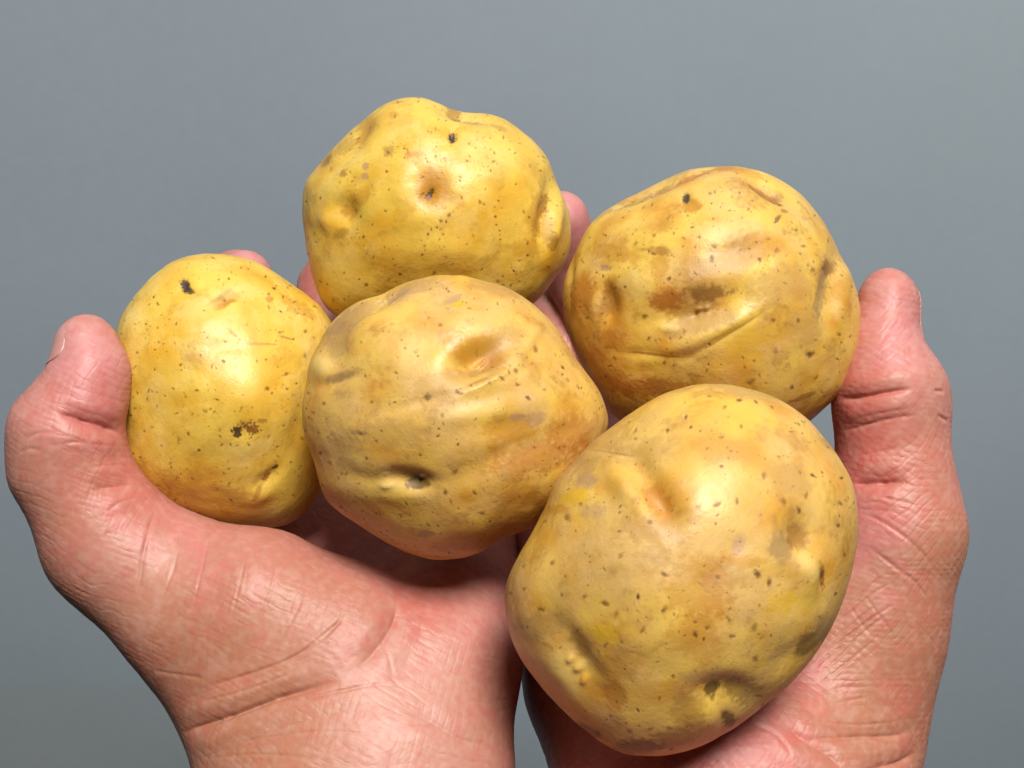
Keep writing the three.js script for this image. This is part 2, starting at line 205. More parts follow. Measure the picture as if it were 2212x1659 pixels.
const TONES = {
  bright: { base: rgb(238, 202, 88), deep: rgb(230, 180, 58), skin: rgb(236, 206, 122), film: 0.0, warm: 0.30, scuff: 0.55 },
  rubbed: { base: rgb(238, 200, 92), deep: rgb(212, 150, 50), skin: rgb(222, 184, 114), film: 0.25, warm: 0.38, scuff: 1.0 },
  tan: { base: rgb(236, 196, 94), deep: rgb(216, 158, 62), skin: rgb(220, 180, 112), film: 0.40, warm: 0.36, scuff: 0.8 },
};
const POTATOES = [
  { // at the top of the heap
    name: 'potato', label: 'bright yellow potato with a round pitted eye, behind the knobbly middle potato', tone: TONES.bright, seed: 3, cx: 946, cy: 455, z: -14, front: 27, back: 27, map: [594, 189, 0.3255],
    outline: [[659, 423], [664, 397], [679, 375], [701, 348], [734, 313], [776, 274], [809, 248], [848, 226], [887, 218], [923, 220], [949, 228], [978, 240], [1017, 247], [1056, 250], [1089, 261], [1128, 287], [1164, 319], [1186, 352], [1199, 391], [1213, 423], [1229, 459], [1235, 501], [1231, 547], [1219, 576], [1196, 606], [1160, 651], [1090, 690], [950, 708], [810, 700], [745, 690], [712, 672], [688, 635], [672, 580], [664, 544], [660, 500], [657, 460]],
    relief: [[1052, 690, 128, 135, 0, -1.3], [1030, 715, 40, 56, 25, -1.2], [950, 880, 160, 60, -15, 0.5], [870, 600, 60, 150, 10, 0.4], [500, 830, 80, 95, 20, -2.0], [405, 880, 80, 70, 0, 1.5], [610, 640, 130, 70, -35, -0.8], [590, 330, 120, 60, -55, -1.4], [1230, 215, 170, 45, 14, -2.0], [1330, 330, 170, 60, 10, 0.8], [900, 250, 220, 160, 0, 1.0], [1765, 860, 60, 190, 8, -2.2], [1840, 900, 40, 150, 10, 1.2], [1500, 620, 250, 200, 0, 0.9], [330, 520, 70, 40, -40, -0.8], [900, 1060, 420, 90, 0, 0.6], [1175, 370, 28, 34, 0, -1.0]],
    marks: [[1052, 685, 132, 138, 0, 'amber', 0.75, 0.12], [1030, 690, 90, 100, 20, 'orange', 0.25], [1030, 715, 22, 48, 28, 'dark', 0.9, 0.4], [1018, 745, 20, 22, 0, 'mauve', 0.5], [1175, 372, 27, 36, -10, 'dark', 1, 0.4], [1190, 180, 60, 40, 25, 'brown', 0.55], [1280, 240, 150, 26, 12, 'brown', 0.55], [1470, 300, 60, 25, 20, 'brown', 0.4], [510, 830, 60, 60, 0, 'amber', 0.7], [480, 960, 60, 40, -30, 'brown', 0.5], [600, 730, 110, 50, -20, 'amber', 0.55], [620, 300, 60, 110, 28, 'amber', 0.6], [500, 400, 90, 40, -40, 'brown', 0.4], [350, 500, 60, 30, -35, 'brown', 0.55], [785, 455, 40, 40, 0, 'brown', 0.5], [930, 480, 60, 22, -8, 'amber', 0.7], [820, 240, 40, 26, 0, 'amber', 0.5], [635, 545, 24, 24, 0, 'mauve', 0.7], [630, 605, 26, 22, 0, 'mauve', 0.7], [490, 588, 24, 30, 0, 'brown', 0.6], [1775, 790, 40, 90, 14, 'brown', 0.8], [1745, 900, 30, 90, 0, 'orange', 0.6], [1815, 1020, 34, 60, 10, 'brown', 0.7], [1790, 940, 26, 120, 6, 'tan', 0.5], [1700, 870, 70, 150, 0, 'amber', 0.5], [1210, 760, 50, 50, 0, 'amber', 0.4], [1400, 420, 200, 160, 0, 'cream', 0.25], [1650, 1050, 120, 60, 0, 'amber', 0.4]],
    specks: [[1020, 960, 16], [1040, 930, 12], [1075, 920, 11], [1100, 880, 16], [1130, 885, 10], [1150, 845, 14], [1175, 825, 10], [1225, 740, 12], [1215, 640, 12], [780, 465, 16], [1260, 517, 12], [1275, 412, 10], [1430, 467, 10], [1490, 370, 15], [1400, 578, 11], [1555, 658, 10], [1730, 568, 14], [1335, 765, 13], [1360, 780, 9], [1450, 760, 11], [1430, 855, 13], [1440, 905, 9], [1460, 940, 10], [1465, 995, 11], [1295, 970, 13], [1610, 825, 14], [1645, 860, 14], [1640, 1020, 16], [1640, 1095, 13], [685, 1100, 14], [985, 1085, 12], [815, 1150, 12], [1170, 1140, 13], [1055, 1200, 16], [775, 1245, 18], [630, 1280, 18], [845, 1210, 12], [1350, 1180, 15], [1455, 1260, 16], [240, 1095, 12], [760, 820, 13], [620, 980, 12], [480, 1380, 13], [405, 1390, 15], [1255, 1020, 9], [600, 855, 11], [360, 915, 12], [230, 760, 10], [1900, 1100, 12], [1790, 1180, 16], [320, 1270, 14], [370, 1285, 12], [990, 610, 11], [770, 580, 11], [785, 690, 11], [1070, 490, 9], [1025, 340, 10], [860, 145, 9], [730, 170, 10], [880, 500, 9], [340, 740, 11], [1555, 1195, 11], [585, 1245, 11]],
  },
  { // beside the thumb with the visible nail
    name: 'potato_001', label: 'oblong bright yellow potato with a black notch, against the thumb with the visible nail', tone: TONES.bright, seed: 11, cx: 492, cy: 850, z: -6, front: 26, back: 25, map: [0, 486, 0.3581],
    outline: [[258, 740], [265, 701], [297, 647], [340, 597], [380, 568], [423, 554], [466, 550], [508, 554], [555, 567], [591, 586], [627, 611], [662, 636], [698, 669], [716, 700], [732, 760], [735, 840], [728, 930], [708, 1020], [680, 1078], [640, 1122], [590, 1142], [520, 1140], [440, 1125], [370, 1100], [320, 1068], [290, 1025], [270, 970], [262, 900], [258, 820]],
    relief: [[1350, 480, 120, 45, -32, -1.0], [1250, 600, 160, 120, -30, 0.8], [1140, 410, 40, 40, 0, -0.7], [1590, 1500, 85, 36, -38, -1.0], [1560, 1590, 90, 60, -30, 1.0], [1780, 1150, 70, 260, 14, -1.2], [1560, 1050, 200, 240, 10, 1.6], [1460, 1225, 60, 40, 0, -0.5], [900, 800, 200, 300, 0, 0.5], [1400, 760, 200, 40, 5, -0.3]],
    marks: [[1135, 400, 32, 42, -15, 'dark', 1, 0.3], [1160, 430, 36, 24, 20, 'dark', 0.9, 0.3], [1360, 490, 90, 40, -34, 'amber', 0.95], [1320, 470, 100, 12, -40, 'brown', 0.55], [1200, 540, 140, 80, -20, 'cream', 0.5], [1450, 430, 120, 50, 0, 'cream', 0.5], [1425, 1225, 32, 34, 0, 'dark', 0.95, 0.7], [1500, 1212, 38, 34, 20, 'brown', 0.95, 0.9], [1460, 1190, 14, 30, -30, 'brown', 0.7, 0.7], [1550, 1165, 30, 14, 0, 'brown', 0.6], [1640, 1440, 22, 16, -20, 'dark', 0.9, 0.4], [1590, 1500, 36, 16, -38, 'brown', 0.9], [1540, 1570, 60, 14, -60, 'brown', 0.5], [1610, 470, 24, 24, 0, 'orange', 0.6], [1400, 680, 40, 10, 40, 'brown', 0.5], [1700, 700, 60, 8, 12, 'brown', 0.5], [1580, 740, 90, 8, 0, 'amber', 0.6], [1180, 820, 60, 40, 0, 'amber', 0.4], [950, 1500, 160, 90, 20, 'orange', 0.35], [1300, 1600, 300, 70, 8, 'orange', 0.35], [1780, 520, 120, 50, 35, 'amber', 0.5], [1690, 910, 26, 10, -20, 'brown', 0.6]],
    specks: [[960, 468, 9], [1055, 605, 10], [1095, 632, 10], [1245, 680, 11], [990, 650, 8], [925, 628, 8], [880, 790, 13], [980, 775, 9], [820, 870, 15], [980, 885, 10], [1120, 858, 11], [1125, 888, 9], [1285, 870, 15], [1350, 840, 14], [1480, 630, 9], [1815, 657, 15], [1690, 450, 13], [1660, 670, 12], [1640, 720, 9], [1740, 705, 10], [1810, 800, 16], [1865, 690, 9], [1580, 990, 16], [1605, 1015, 11], [1690, 992, 11], [1690, 905, 10], [1080, 988, 10], [965, 1005, 9], [1270, 1000, 10], [1205, 1000, 10], [1318, 1050, 13], [1258, 1112, 14], [1445, 1095, 14], [1300, 1120, 15], [840, 1140, 13], [1390, 1298, 14], [1425, 1305, 10], [1488, 1298, 13], [1218, 1335, 17], [1160, 1240, 14], [1595, 1252, 12], [1645, 1318, 13], [1330, 1218, 8], [855, 1040, 8], [890, 1380, 10], [850, 1358, 10], [1060, 1410, 11], [1175, 1498, 13], [1150, 1445, 9], [1090, 1500, 10], [1380, 1440, 9], [1780, 1500, 11], [1750, 1610, 11], [1800, 1280, 14], [1820, 1230, 14], [1750, 960, 10], [1380, 355, 11], [1490, 290, 9], [1590, 330, 10], [1640, 400, 14], [1720, 390, 13], [1605, 440, 14], [1600, 520, 11], [1670, 545, 12], [1810, 555, 11], [1755, 480, 14], [1880, 500, 16], [1440, 715, 11], [1530, 840, 10], [1580, 830, 10], [935, 1050, 9], [915, 1230, 10], [960, 1205, 9], [1010, 1310, 10], [1245, 555, 13], [1290, 225, 16]],
  },
  { // in the middle
    name: 'potato_002', label: 'knobbly tan potato with two deep slanted eyes, in the middle of the heap', tone: TONES.tan, seed: 23, cx: 985, cy: 900, z: 20, front: 29, back: 28, map: [621, 567, 0.4068],
    outline: [[955, 595], [999, 598], [1048, 608], [1093, 620], [1130, 642], [1158, 665], [1191, 697], [1219, 738], [1247, 787], [1280, 827], [1304, 868], [1314, 909], [1308, 941], [1290, 985], [1255, 1045], [1200, 1105], [1130, 1146], [1081, 1163], [1060, 1177], [1028, 1195], [971, 1205], [930, 1204], [885, 1191], [824, 1161], [776, 1132], [735, 1104], [706, 1075], [694, 1039], [682, 994], [666, 953], [658, 917], [656, 888], [660, 855], [666, 827], [670, 795], [686, 754], [706, 713], [739, 677], [776, 652], [816, 640], [853, 620], [898, 604]],
    relief: [[1000, 530, 135, 70, -24, -4.4], [1030, 585, 90, 34, -28, -1.3], [960, 690, 260, 40, -14, 0.9], [1000, 800, 300, 60, -10, 0.8], [760, 740, 200, 30, -15, -0.7], [980, 330, 220, 70, -16, 1.2], [560, 470, 150, 150, 0, 0.9], [290, 500, 75, 140, 15, -1.5], [205, 560, 70, 75, 0, 1.1], [330, 640, 110, 30, -15, -0.8], [670, 1120, 120, 50, 8, -1.7], [700, 1150, 55, 34, 0, -1.0], [600, 1200, 160, 50, 3, 0.45], [480, 1130, 120, 40, 10, -0.5], [1150, 1000, 280, 70, -22, -1.5], [420, 290, 190, 36, -28, -1.3], [560, 170, 110, 36, -30, -0.9], [870, 215, 60, 36, 0, -0.6], [920, 110, 50, 40, 0, 0.6], [1180, 860, 170, 60, -10, -0.7], [1430, 640, 200, 200, 0, 1.0], [900, 1330, 260, 120, 0, 0.8], [430, 860, 200, 160, 0, 0.6], [1055, 612, 110, 14, -27, -0.7], [1075, 640, 120, 16, -27, 0.5], [1020, 545, 12, 24, 30, 0.8], [985, 575, 12, 20, 20, 0.8], [905, 590, 20, 14, 0, 0.7], [1050, 520, 12, 20, 20, 0.6], [560, 1155, 40, 16, 0, 0.8], [720, 1120, 14, 12, 0, 0.8], [1250, 460, 30, 120, 35, 0.6]],
    marks: [[1010, 480, 150, 75, -20, 'amber', 0.75], [1090, 540, 70, 60, -30, 'orange', 0.6], [900, 600, 110, 40, -10, 'orange', 0.4], [1000, 590, 60, 20, -20, 'brown', 0.6], [1000, 650, 60, 10, -25, 'brown', 0.6], [900, 640, 300, 70, -15, 'tan', 0.5], [1150, 430, 120, 60, -40, 'tan', 0.5], [910, 250, 36, 24, 0, 'yellow', 0.9], [880, 215, 60, 22, -20, 'mauve', 0.65], [660, 160, 160, 60, -20, 'tan', 0.7], [600, 190, 90, 22, -30, 'mauve', 0.7], [500, 210, 30, 12, -10, 'cream', 0.8], [350, 300, 190, 50, -30, 'grey', 0.55], [290, 430, 80, 120, 20, 'grey', 0.55], [920, 120, 56, 40, 0, 'yellow', 0.5], [1080, 150, 160, 50, 20, 'tan', 0.6], [210, 560, 60, 60, 0, 'cream', 0.6], [310, 620, 80, 26, -15, 'grey', 0.7], [705, 1155, 60, 28, -5, 'dirt', 0.85, 0.5], [640, 1095, 150, 36, 10, 'grey', 0.7], [560, 1160, 70, 22, 0, 'cream', 0.6], [1170, 890, 150, 80, -6, 'amber', 0.65], [1290, 830, 60, 50, 0, 'mauve', 0.6], [1190, 820, 40, 20, 0, 'mauve', 0.6], [1300, 1020, 260, 80, -14, 'orange', 0.55], [1450, 900, 120, 120, 0, 'orange', 0.5], [250, 1230, 130, 60, 15, 'orange', 0.45], [500, 1260, 160, 40, 6, 'orange', 0.4], [1000, 1440, 260, 60, -10, 'orange', 0.5], [1200, 1250, 150, 110, -30, 'orange', 0.4], [600, 900, 200, 90, 10, 'tan', 0.5], [400, 1060, 120, 40, 0, 'tan', 0.5], [620, 470, 140, 120, 0, 'cream', 0.4], [940, 800, 180, 36, -6, 'cream', 0.4], [750, 1395, 50, 22, -10, 'grey', 0.6], [440, 895, 40, 12, 0, 'grey', 0.8]],
    specks: [[545, 410, 8], [700, 510, 12], [610, 610, 12], [455, 622, 10], [490, 750, 13], [245, 755, 14], [140, 700, 12], [135, 780, 11], [180, 800, 13], [175, 835, 12], [150, 825, 9], [260, 830, 8], [755, 725, 26], [905, 707, 22], [965, 670, 16], [1110, 640, 17], [1180, 600, 22], [1145, 610, 14], [1190, 668, 12], [1240, 730, 18], [1285, 490, 20], [1415, 580, 14], [1435, 640, 20], [1410, 615, 12], [830, 812, 16], [810, 910, 13], [835, 855, 10], [905, 950, 11], [725, 1002, 11], [890, 1090, 20], [845, 1185, 18], [985, 1188, 17], [870, 1228, 14], [655, 1242, 13], [625, 1305, 13], [760, 1345, 12], [808, 1350, 12], [1020, 1285, 15], [265, 1050, 18], [215, 1003, 14], [350, 1105, 13], [325, 1105, 11], [310, 1280, 14], [430, 1290, 10], [500, 1300, 12], [640, 1470, 10], [860, 1515, 9], [440, 900, 16], [515, 935, 14], [465, 1020, 13], [210, 1170, 12], [515, 1405, 9], [1060, 1330, 13], [960, 285, 14], [820, 380, 16], [760, 335, 10], [1100, 260, 12], [1430, 860, 11], [270, 920, 9], [210, 900, 9], [600, 750, 12], [120, 890, 15]],
  },
  { // beside the long creased thumb
    name: 'potato_003', label: 'yellow and brown potato with a long curved scar, against the straight creased thumb', tone: TONES.rubbed, seed: 37, cx: 1533, cy: 655, z: 4, front: 29, back: 28, map: [1188, 324, 0.358],
    outline: [[1217, 610], [1231, 567], [1252, 524], [1274, 485], [1306, 456], [1349, 431], [1388, 413], [1439, 388], [1482, 371], [1517, 364], [1557, 363], [1600, 368], [1646, 378], [1682, 396], [1721, 424], [1754, 460], [1782, 503], [1807, 553], [1829, 596], [1843, 639], [1850, 682], [1848, 729], [1840, 772], [1825, 807], [1811, 843], [1782, 875], [1752, 902], [1690, 938], [1580, 962], [1470, 955], [1380, 930], [1322, 895], [1290, 845], [1255, 785], [1230, 728], [1219, 682], [1215, 646]],
    relief: [[900, 960, 260, 105, -16, -2.8], [900, 985, 80, 36, -15, -0.8], [930, 1110, 330, 45, -24, 0.8], [650, 1215, 200, 26, 3, -0.35], [1080, 1085, 260, 20, -32, -0.4], [390, 920, 70, 110, 0, -1.6], [560, 800, 120, 100, 0, 1.2], [330, 960, 40, 80, 0, 0.9], [1640, 850, 70, 220, 12, -1.6], [1720, 900, 40, 220, 12, 0.5], [640, 260, 260, 36, -23, -1.6], [900, 150, 120, 30, -20, -0.8], [1270, 290, 170, 40, 32, -1.6], [1080, 260, 120, 100, 0, 1.0], [825, 325, 28, 36, 0, -0.9], [860, 380, 60, 36, 0, -0.6], [1000, 530, 260, 120, -8, 1.0], [730, 1065, 60, 26, 0, 0.7], [900, 960, 14, 12, 0, 0.9], [945, 955, 14, 12, 0, 0.9], [880, 1000, 12, 16, 0, -0.7], [370, 725, 50, 30, 0, -0.5], [1150, 640, 200, 60, -5, -0.6], [140, 720, 30, 160, 0, -0.7]],
    marks: [[720, 910, 110, 70, -15, 'orange', 0.85], [950, 870, 140, 50, -5, 'brown', 0.75], [880, 960, 180, 60, -12, 'brown', 0.45], [900, 1040, 260, 60, -16, 'tan', 0.7], [1050, 700, 260, 70, -10, 'tan', 0.6], [1350, 820, 220, 130, -10, 'tan', 0.55], [1500, 1050, 130, 120, -40, 'tan', 0.5], [1600, 850, 50, 190, 10, 'grey', 0.75], [1650, 720, 60, 50, 0, 'brown', 0.7], [1720, 840, 60, 90, 20, 'amber', 0.5], [380, 900, 70, 120, 10, 'brown', 0.6], [230, 880, 110, 130, 0, 'orange', 0.6], [420, 1130, 90, 60, 0, 'orange', 0.6], [620, 1400, 260, 70, 2, 'orange', 0.75], [350, 1330, 200, 130, 30, 'orange', 0.5], [540, 830, 110, 90, 0, 'cream', 0.6], [430, 640, 170, 60, 10, 'amber', 0.6], [700, 490, 70, 50, 0, 'amber', 0.5], [700, 720, 60, 110, 0, 'amber', 0.6], [860, 380, 60, 45, 0, 'amber', 0.9, 0.2], [825, 325, 24, 34, 10, 'dark', 0.95, 0.2], [600, 280, 230, 26, -24, 'brown', 0.55], [870, 165, 120, 22, -18, 'orange', 0.7], [1050, 150, 90, 30, 10, 'orange', 0.6], [610, 285, 50, 26, -30, 'pink', 0.85], [400, 348, 40, 18, -10, 'cream', 0.8], [1270, 300, 110, 26, 32, 'brown', 0.75], [1200, 180, 110, 30, 20, 'amber', 0.6], [1340, 330, 40, 40, 0, 'brown', 0.6], [1330, 460, 14, 34, 35, 'dark', 0.7], [1370, 410, 26, 14, 0, 'brown', 0.7], [660, 1215, 180, 9, 4, 'brown', 0.7, 0.2], [1090, 1080, 210, 7, -33, 'brown', 0.5, 0.2], [730, 1065, 50, 22, 0, 'cream', 0.7], [370, 722, 40, 22, 0, 'mauve', 0.8], [1170, 1160, 260, 80, -26, 'yellow', 0.45], [1000, 540, 200, 60, -6, 'cream', 0.45], [690, 640, 80, 24, 6, 'brown', 0.5], [1480, 1460, 90, 14, -22, 'brown', 0.6], [1180, 560, 60, 20, -20, 'amber', 0.6], [980, 620, 30, 18, 0, 'brown', 0.4], [1250, 640, 80, 60, 0, 'amber', 0.5]],
    specks: [[545, 583, 15], [652, 545, 17], [625, 635, 15], [650, 650, 15], [755, 662, 13], [365, 535, 12], [260, 540, 10], [465, 432, 10], [960, 318, 14], [968, 372, 11], [1068, 415, 12], [1172, 405, 11], [978, 470, 10], [866, 515, 11], [822, 572, 13], [1192, 360, 10], [862, 212, 12], [950, 178, 10], [1335, 630, 22], [1478, 608, 20], [1635, 565, 15], [1235, 685, 20], [975, 685, 22], [985, 620, 18], [1610, 720, 24], [1530, 740, 22], [885, 765, 18], [740, 792, 22], [600, 1000, 22], [1312, 1018, 18], [1450, 1020, 16], [965, 1152, 15], [1330, 1190, 18], [1520, 1210, 28], [1685, 1100, 15], [1760, 1115, 14], [1680, 1240, 14], [715, 1260, 15], [960, 1262, 12], [425, 1238, 18], [400, 1285, 13], [1195, 1365, 24], [1425, 1395, 22], [1560, 1345, 20], [1600, 1430, 20], [625, 1125, 16], [260, 1130, 14], [265, 1010, 13], [510, 835, 12], [180, 840, 11], [1360, 360, 14], [1110, 185, 15], [1560, 420, 12], [1440, 520, 9], [1030, 1265, 10], [1210, 1245, 14], [1160, 1280, 12], [1805, 880, 11], [1795, 945, 12], [1770, 830, 12], [215, 670, 10], [520, 730, 10], [950, 1300, 12]],
  },
  { // the nearest
    name: 'potato_004', label: 'biggest tan potato with a knob in its dark lower eye, on a palm', tone: TONES.tan, seed: 51, cx: 1467, cy: 1225, z: 42, front: 30, back: 28, map: [1053, 810, 0.5045],
    outline: [[1547, 829], [1608, 838], [1658, 853], [1704, 876], [1749, 911], [1785, 956], [1815, 1002], [1835, 1047], [1844, 1098], [1843, 1153], [1830, 1224], [1810, 1289], [1779, 1355], [1744, 1410], [1699, 1461], [1643, 1511], [1588, 1552], [1537, 1582], [1487, 1605], [1436, 1617], [1386, 1620], [1336, 1613], [1295, 1592], [1255, 1562], [1204, 1516], [1154, 1461], [1119, 1410], [1098, 1355], [1091, 1294], [1096, 1254], [1114, 1214], [1149, 1153], [1179, 1093], [1204, 1037], [1235, 1002], [1280, 956], [1325, 921], [1376, 886], [1426, 855], [1487, 835]],
    relief: [[720, 520, 55, 150, -30, -1.7], [780, 600, 50, 60, -30, -1.0], [620, 520, 50, 150, -38, 1.0], [560, 350, 110, 20, 12, -0.6], [960, 420, 260, 220, 0, 1.4], [1300, 690, 70, 100, 0, -2.0], [1310, 830, 60, 90, -15, 1.5], [1375, 870, 24, 70, -10, -0.8], [410, 1170, 60, 170, -32, -1.5], [350, 1260, 70, 150, -32, 0.8], [950, 1310, 95, 65, 0, -1.5], [915, 1400, 80, 70, 0, 1.0], [985, 1400, 20, 80, 5, -0.7], [1060, 1310, 100, 60, 20, -1.2], [830, 1380, 70, 60, -40, -0.9], [1250, 1180, 120, 60, -35, -1.1], [600, 780, 200, 200, 0, 0.9], [880, 850, 120, 160, 30, -0.9], [200, 900, 120, 200, 0, 0.5], [1150, 1000, 180, 130, 0, 0.6], [380, 1190, 14, 14, 0, 0.9], [410, 1225, 18, 16, 0, 0.9], [435, 1270, 14, 18, 0, 0.8], [1050, 745, 40, 50, 0, -0.5], [640, 1100, 160, 60, 0, 0.4]],
    marks: [[1060, 1310, 110, 60, 15, 'dirt', 0.6], [945, 1305, 40, 40, 0, 'dirt', 0.9, 0.4], [1010, 1430, 36, 40, 0, 'dirt', 0.8], [850, 1370, 80, 70, -30, 'brown', 0.4], [1340, 1120, 80, 50, -45, 'dirt', 0.65], [1400, 1070, 50, 60, 0, 'grey', 0.7], [640, 1545, 110, 50, 0, 'dirt', 0.7], [450, 1490, 80, 26, 25, 'dirt', 0.6], [790, 1500, 110, 50, -10, 'brown', 0.55], [740, 560, 50, 100, -30, 'orange', 0.55], [560, 355, 110, 9, 12, 'brown', 0.6, 0.2], [450, 475, 50, 36, 0, 'mauve', 0.7], [390, 540, 70, 42, -15, 'yellow', 0.85], [330, 590, 70, 26, 0, 'amber', 0.6], [480, 600, 60, 40, 0, 'mauve', 0.45], [1210, 950, 70, 52, 0, 'yellow', 0.6], [540, 1080, 70, 40, 20, 'yellow', 0.65], [600, 1200, 100, 80, 0, 'amber', 0.5], [560, 1330, 50, 70, 0, 'orange', 0.5], [1050, 745, 30, 42, 15, 'pink', 0.9, 0.25], [1070, 800, 80, 26, 0, 'amber', 0.6], [1210, 740, 60, 70, 10, 'grey', 0.7], [1295, 700, 50, 60, 0, 'brown', 0.65], [1310, 820, 44, 70, -15, 'cream', 0.55], [1378, 860, 14, 60, -6, 'brown', 0.7], [250, 1060, 140, 60, -10, 'grey', 0.45], [420, 1130, 50, 70, -30, 'brown', 0.45], [360, 1250, 50, 120, -32, 'cream', 0.4], [480, 330, 220, 90, -40, 'tan', 0.6], [700, 380, 140, 70, 0, 'tan', 0.5], [900, 900, 160, 120, 0, 'orange', 0.4], [880, 1090, 130, 90, 0, 'orange', 0.35], [700, 680, 130, 60, 0, 'tan', 0.6], [1000, 230, 200, 90, 10, 'yellow', 0.35], [970, 500, 110, 70, 0, 'cream', 0.3], [1240, 480, 120, 80, 0, 'tan', 0.5], [1100, 90, 160, 50, 18, 'grey', 0.45], [1260, 110, 100, 14, 25, 'grey', 0.5], [1450, 320, 50, 26, 35, 'brown', 0.45], [960, 1250, 150, 40, 0, 'mauve', 0.4], [1180, 1330, 120, 60, -25, 'tan', 0.6], [1450, 1000, 70, 200, 15, 'tan', 0.4]],
    specks: [[933, 378, 12], [985, 448, 11], [1012, 190, 13], [1075, 150, 17], [1145, 152, 11], [1208, 175, 12], [955, 130, 12], [858, 235, 14], [875, 285, 12], [785, 287, 10], [655, 268, 14], [655, 310, 10], [1070, 280, 13], [1280, 283, 12], [1315, 245, 14], [1345, 230, 12], [1148, 475, 16], [1355, 463, 15], [1395, 447, 13], [1480, 465, 14], [1320, 545, 18], [1300, 600, 16], [1043, 576, 18], [968, 590, 18], [893, 600, 15], [853, 570, 9], [1225, 570, 20], [1465, 570, 16], [375, 625, 20], [270, 635, 12], [430, 570, 13], [605, 780, 22], [765, 850, 17], [968, 862, 15], [1113, 848, 18], [1160, 882, 20], [665, 932, 18], [760, 985, 18], [535, 960, 20], [580, 997, 16], [455, 935, 18], [360, 932, 10], [200, 910, 13], [318, 805, 17], [680, 1058, 16], [1098, 1047, 18], [1000, 1015, 12], [922, 1050, 15], [878, 1075, 16], [1012, 1080, 16], [908, 1092, 11], [598, 1105, 11], [535, 1120, 14], [1105, 1172, 20], [410, 1078, 14], [270, 990, 12], [790, 1240, 14], [735, 1330, 13], [480, 1490, 17], [612, 1472, 18], [695, 1460, 15], [770, 1455, 13], [775, 1555, 14], [1020, 1435, 20], [1135, 1345, 15], [1150, 1385, 12], [1480, 775, 10], [1450, 660, 13], [190, 820, 12], [125, 930, 9], [600, 590, 11], [715, 655, 14], [540, 830, 10], [650, 1380, 10], [1440, 930, 12], [1300, 455, 9], [990, 330, 12], [1380, 850, 16], [1380, 890, 14]],
  },
];
for (const spec of POTATOES) place(makePotato(spec), spec.name, spec.label, 'potato', 'potatoes heaped in the hands');

// ------------------------------------------------------------------ hands
// A hand is one surface: tapered limbs joined smoothly (millimetres, in the frame of the held heap), meshed on a grid,
// refined, then folded along its creases.
const smin = (a, b, k) => { const h = Math.max(k - Math.abs(a - b), 0) / k; return Math.min(a, b) - h * h * k * 0.25; };
function limb(a, ra, b, rb, flat, normal) {                           // a tapered capsule, flattened along a normal if asked
  const ab = [b[0] - a[0], b[1] - a[1], b[2] - a[2]], l2 = ab[0] ** 2 + ab[1] ** 2 + ab[2] ** 2 || 1e-6;
  let n = normal; if (n) { const l = Math.hypot(...n); n = n.map((c) => c / l); }
  return (x, y, z) => {
    x -= a[0]; y -= a[1]; z -= a[2];
    const h = clamp((x * ab[0] + y * ab[1] + z * ab[2]) / l2);
    x -= h * ab[0]; y -= h * ab[1]; z -= h * ab[2];
    let d2 = x * x + y * y + z * z;
    if (n) { const q = x * n[0] + y * n[1] + z * n[2]; d2 += q * q * (1 / (flat * flat) - 1); }
    return Math.sqrt(d2) - (ra + (rb - ra) * h);
  };
}
const chain = (joints, k, flat, normal) => { const parts = []; for (let i = 0; i + 1 < joints.length; i++) parts.push(limb(joints[i].p, joints[i].r, joints[i + 1].p, joints[i + 1].r, flat, normal)); return (x, y, z) => { let d = parts[0](x, y, z); for (let i = 1; i < parts.length; i++) d = smin(d, parts[i](x, y, z), k); return d; }; };
const J = (x, y, z, r) => ({ p: at(x, y, z), r });

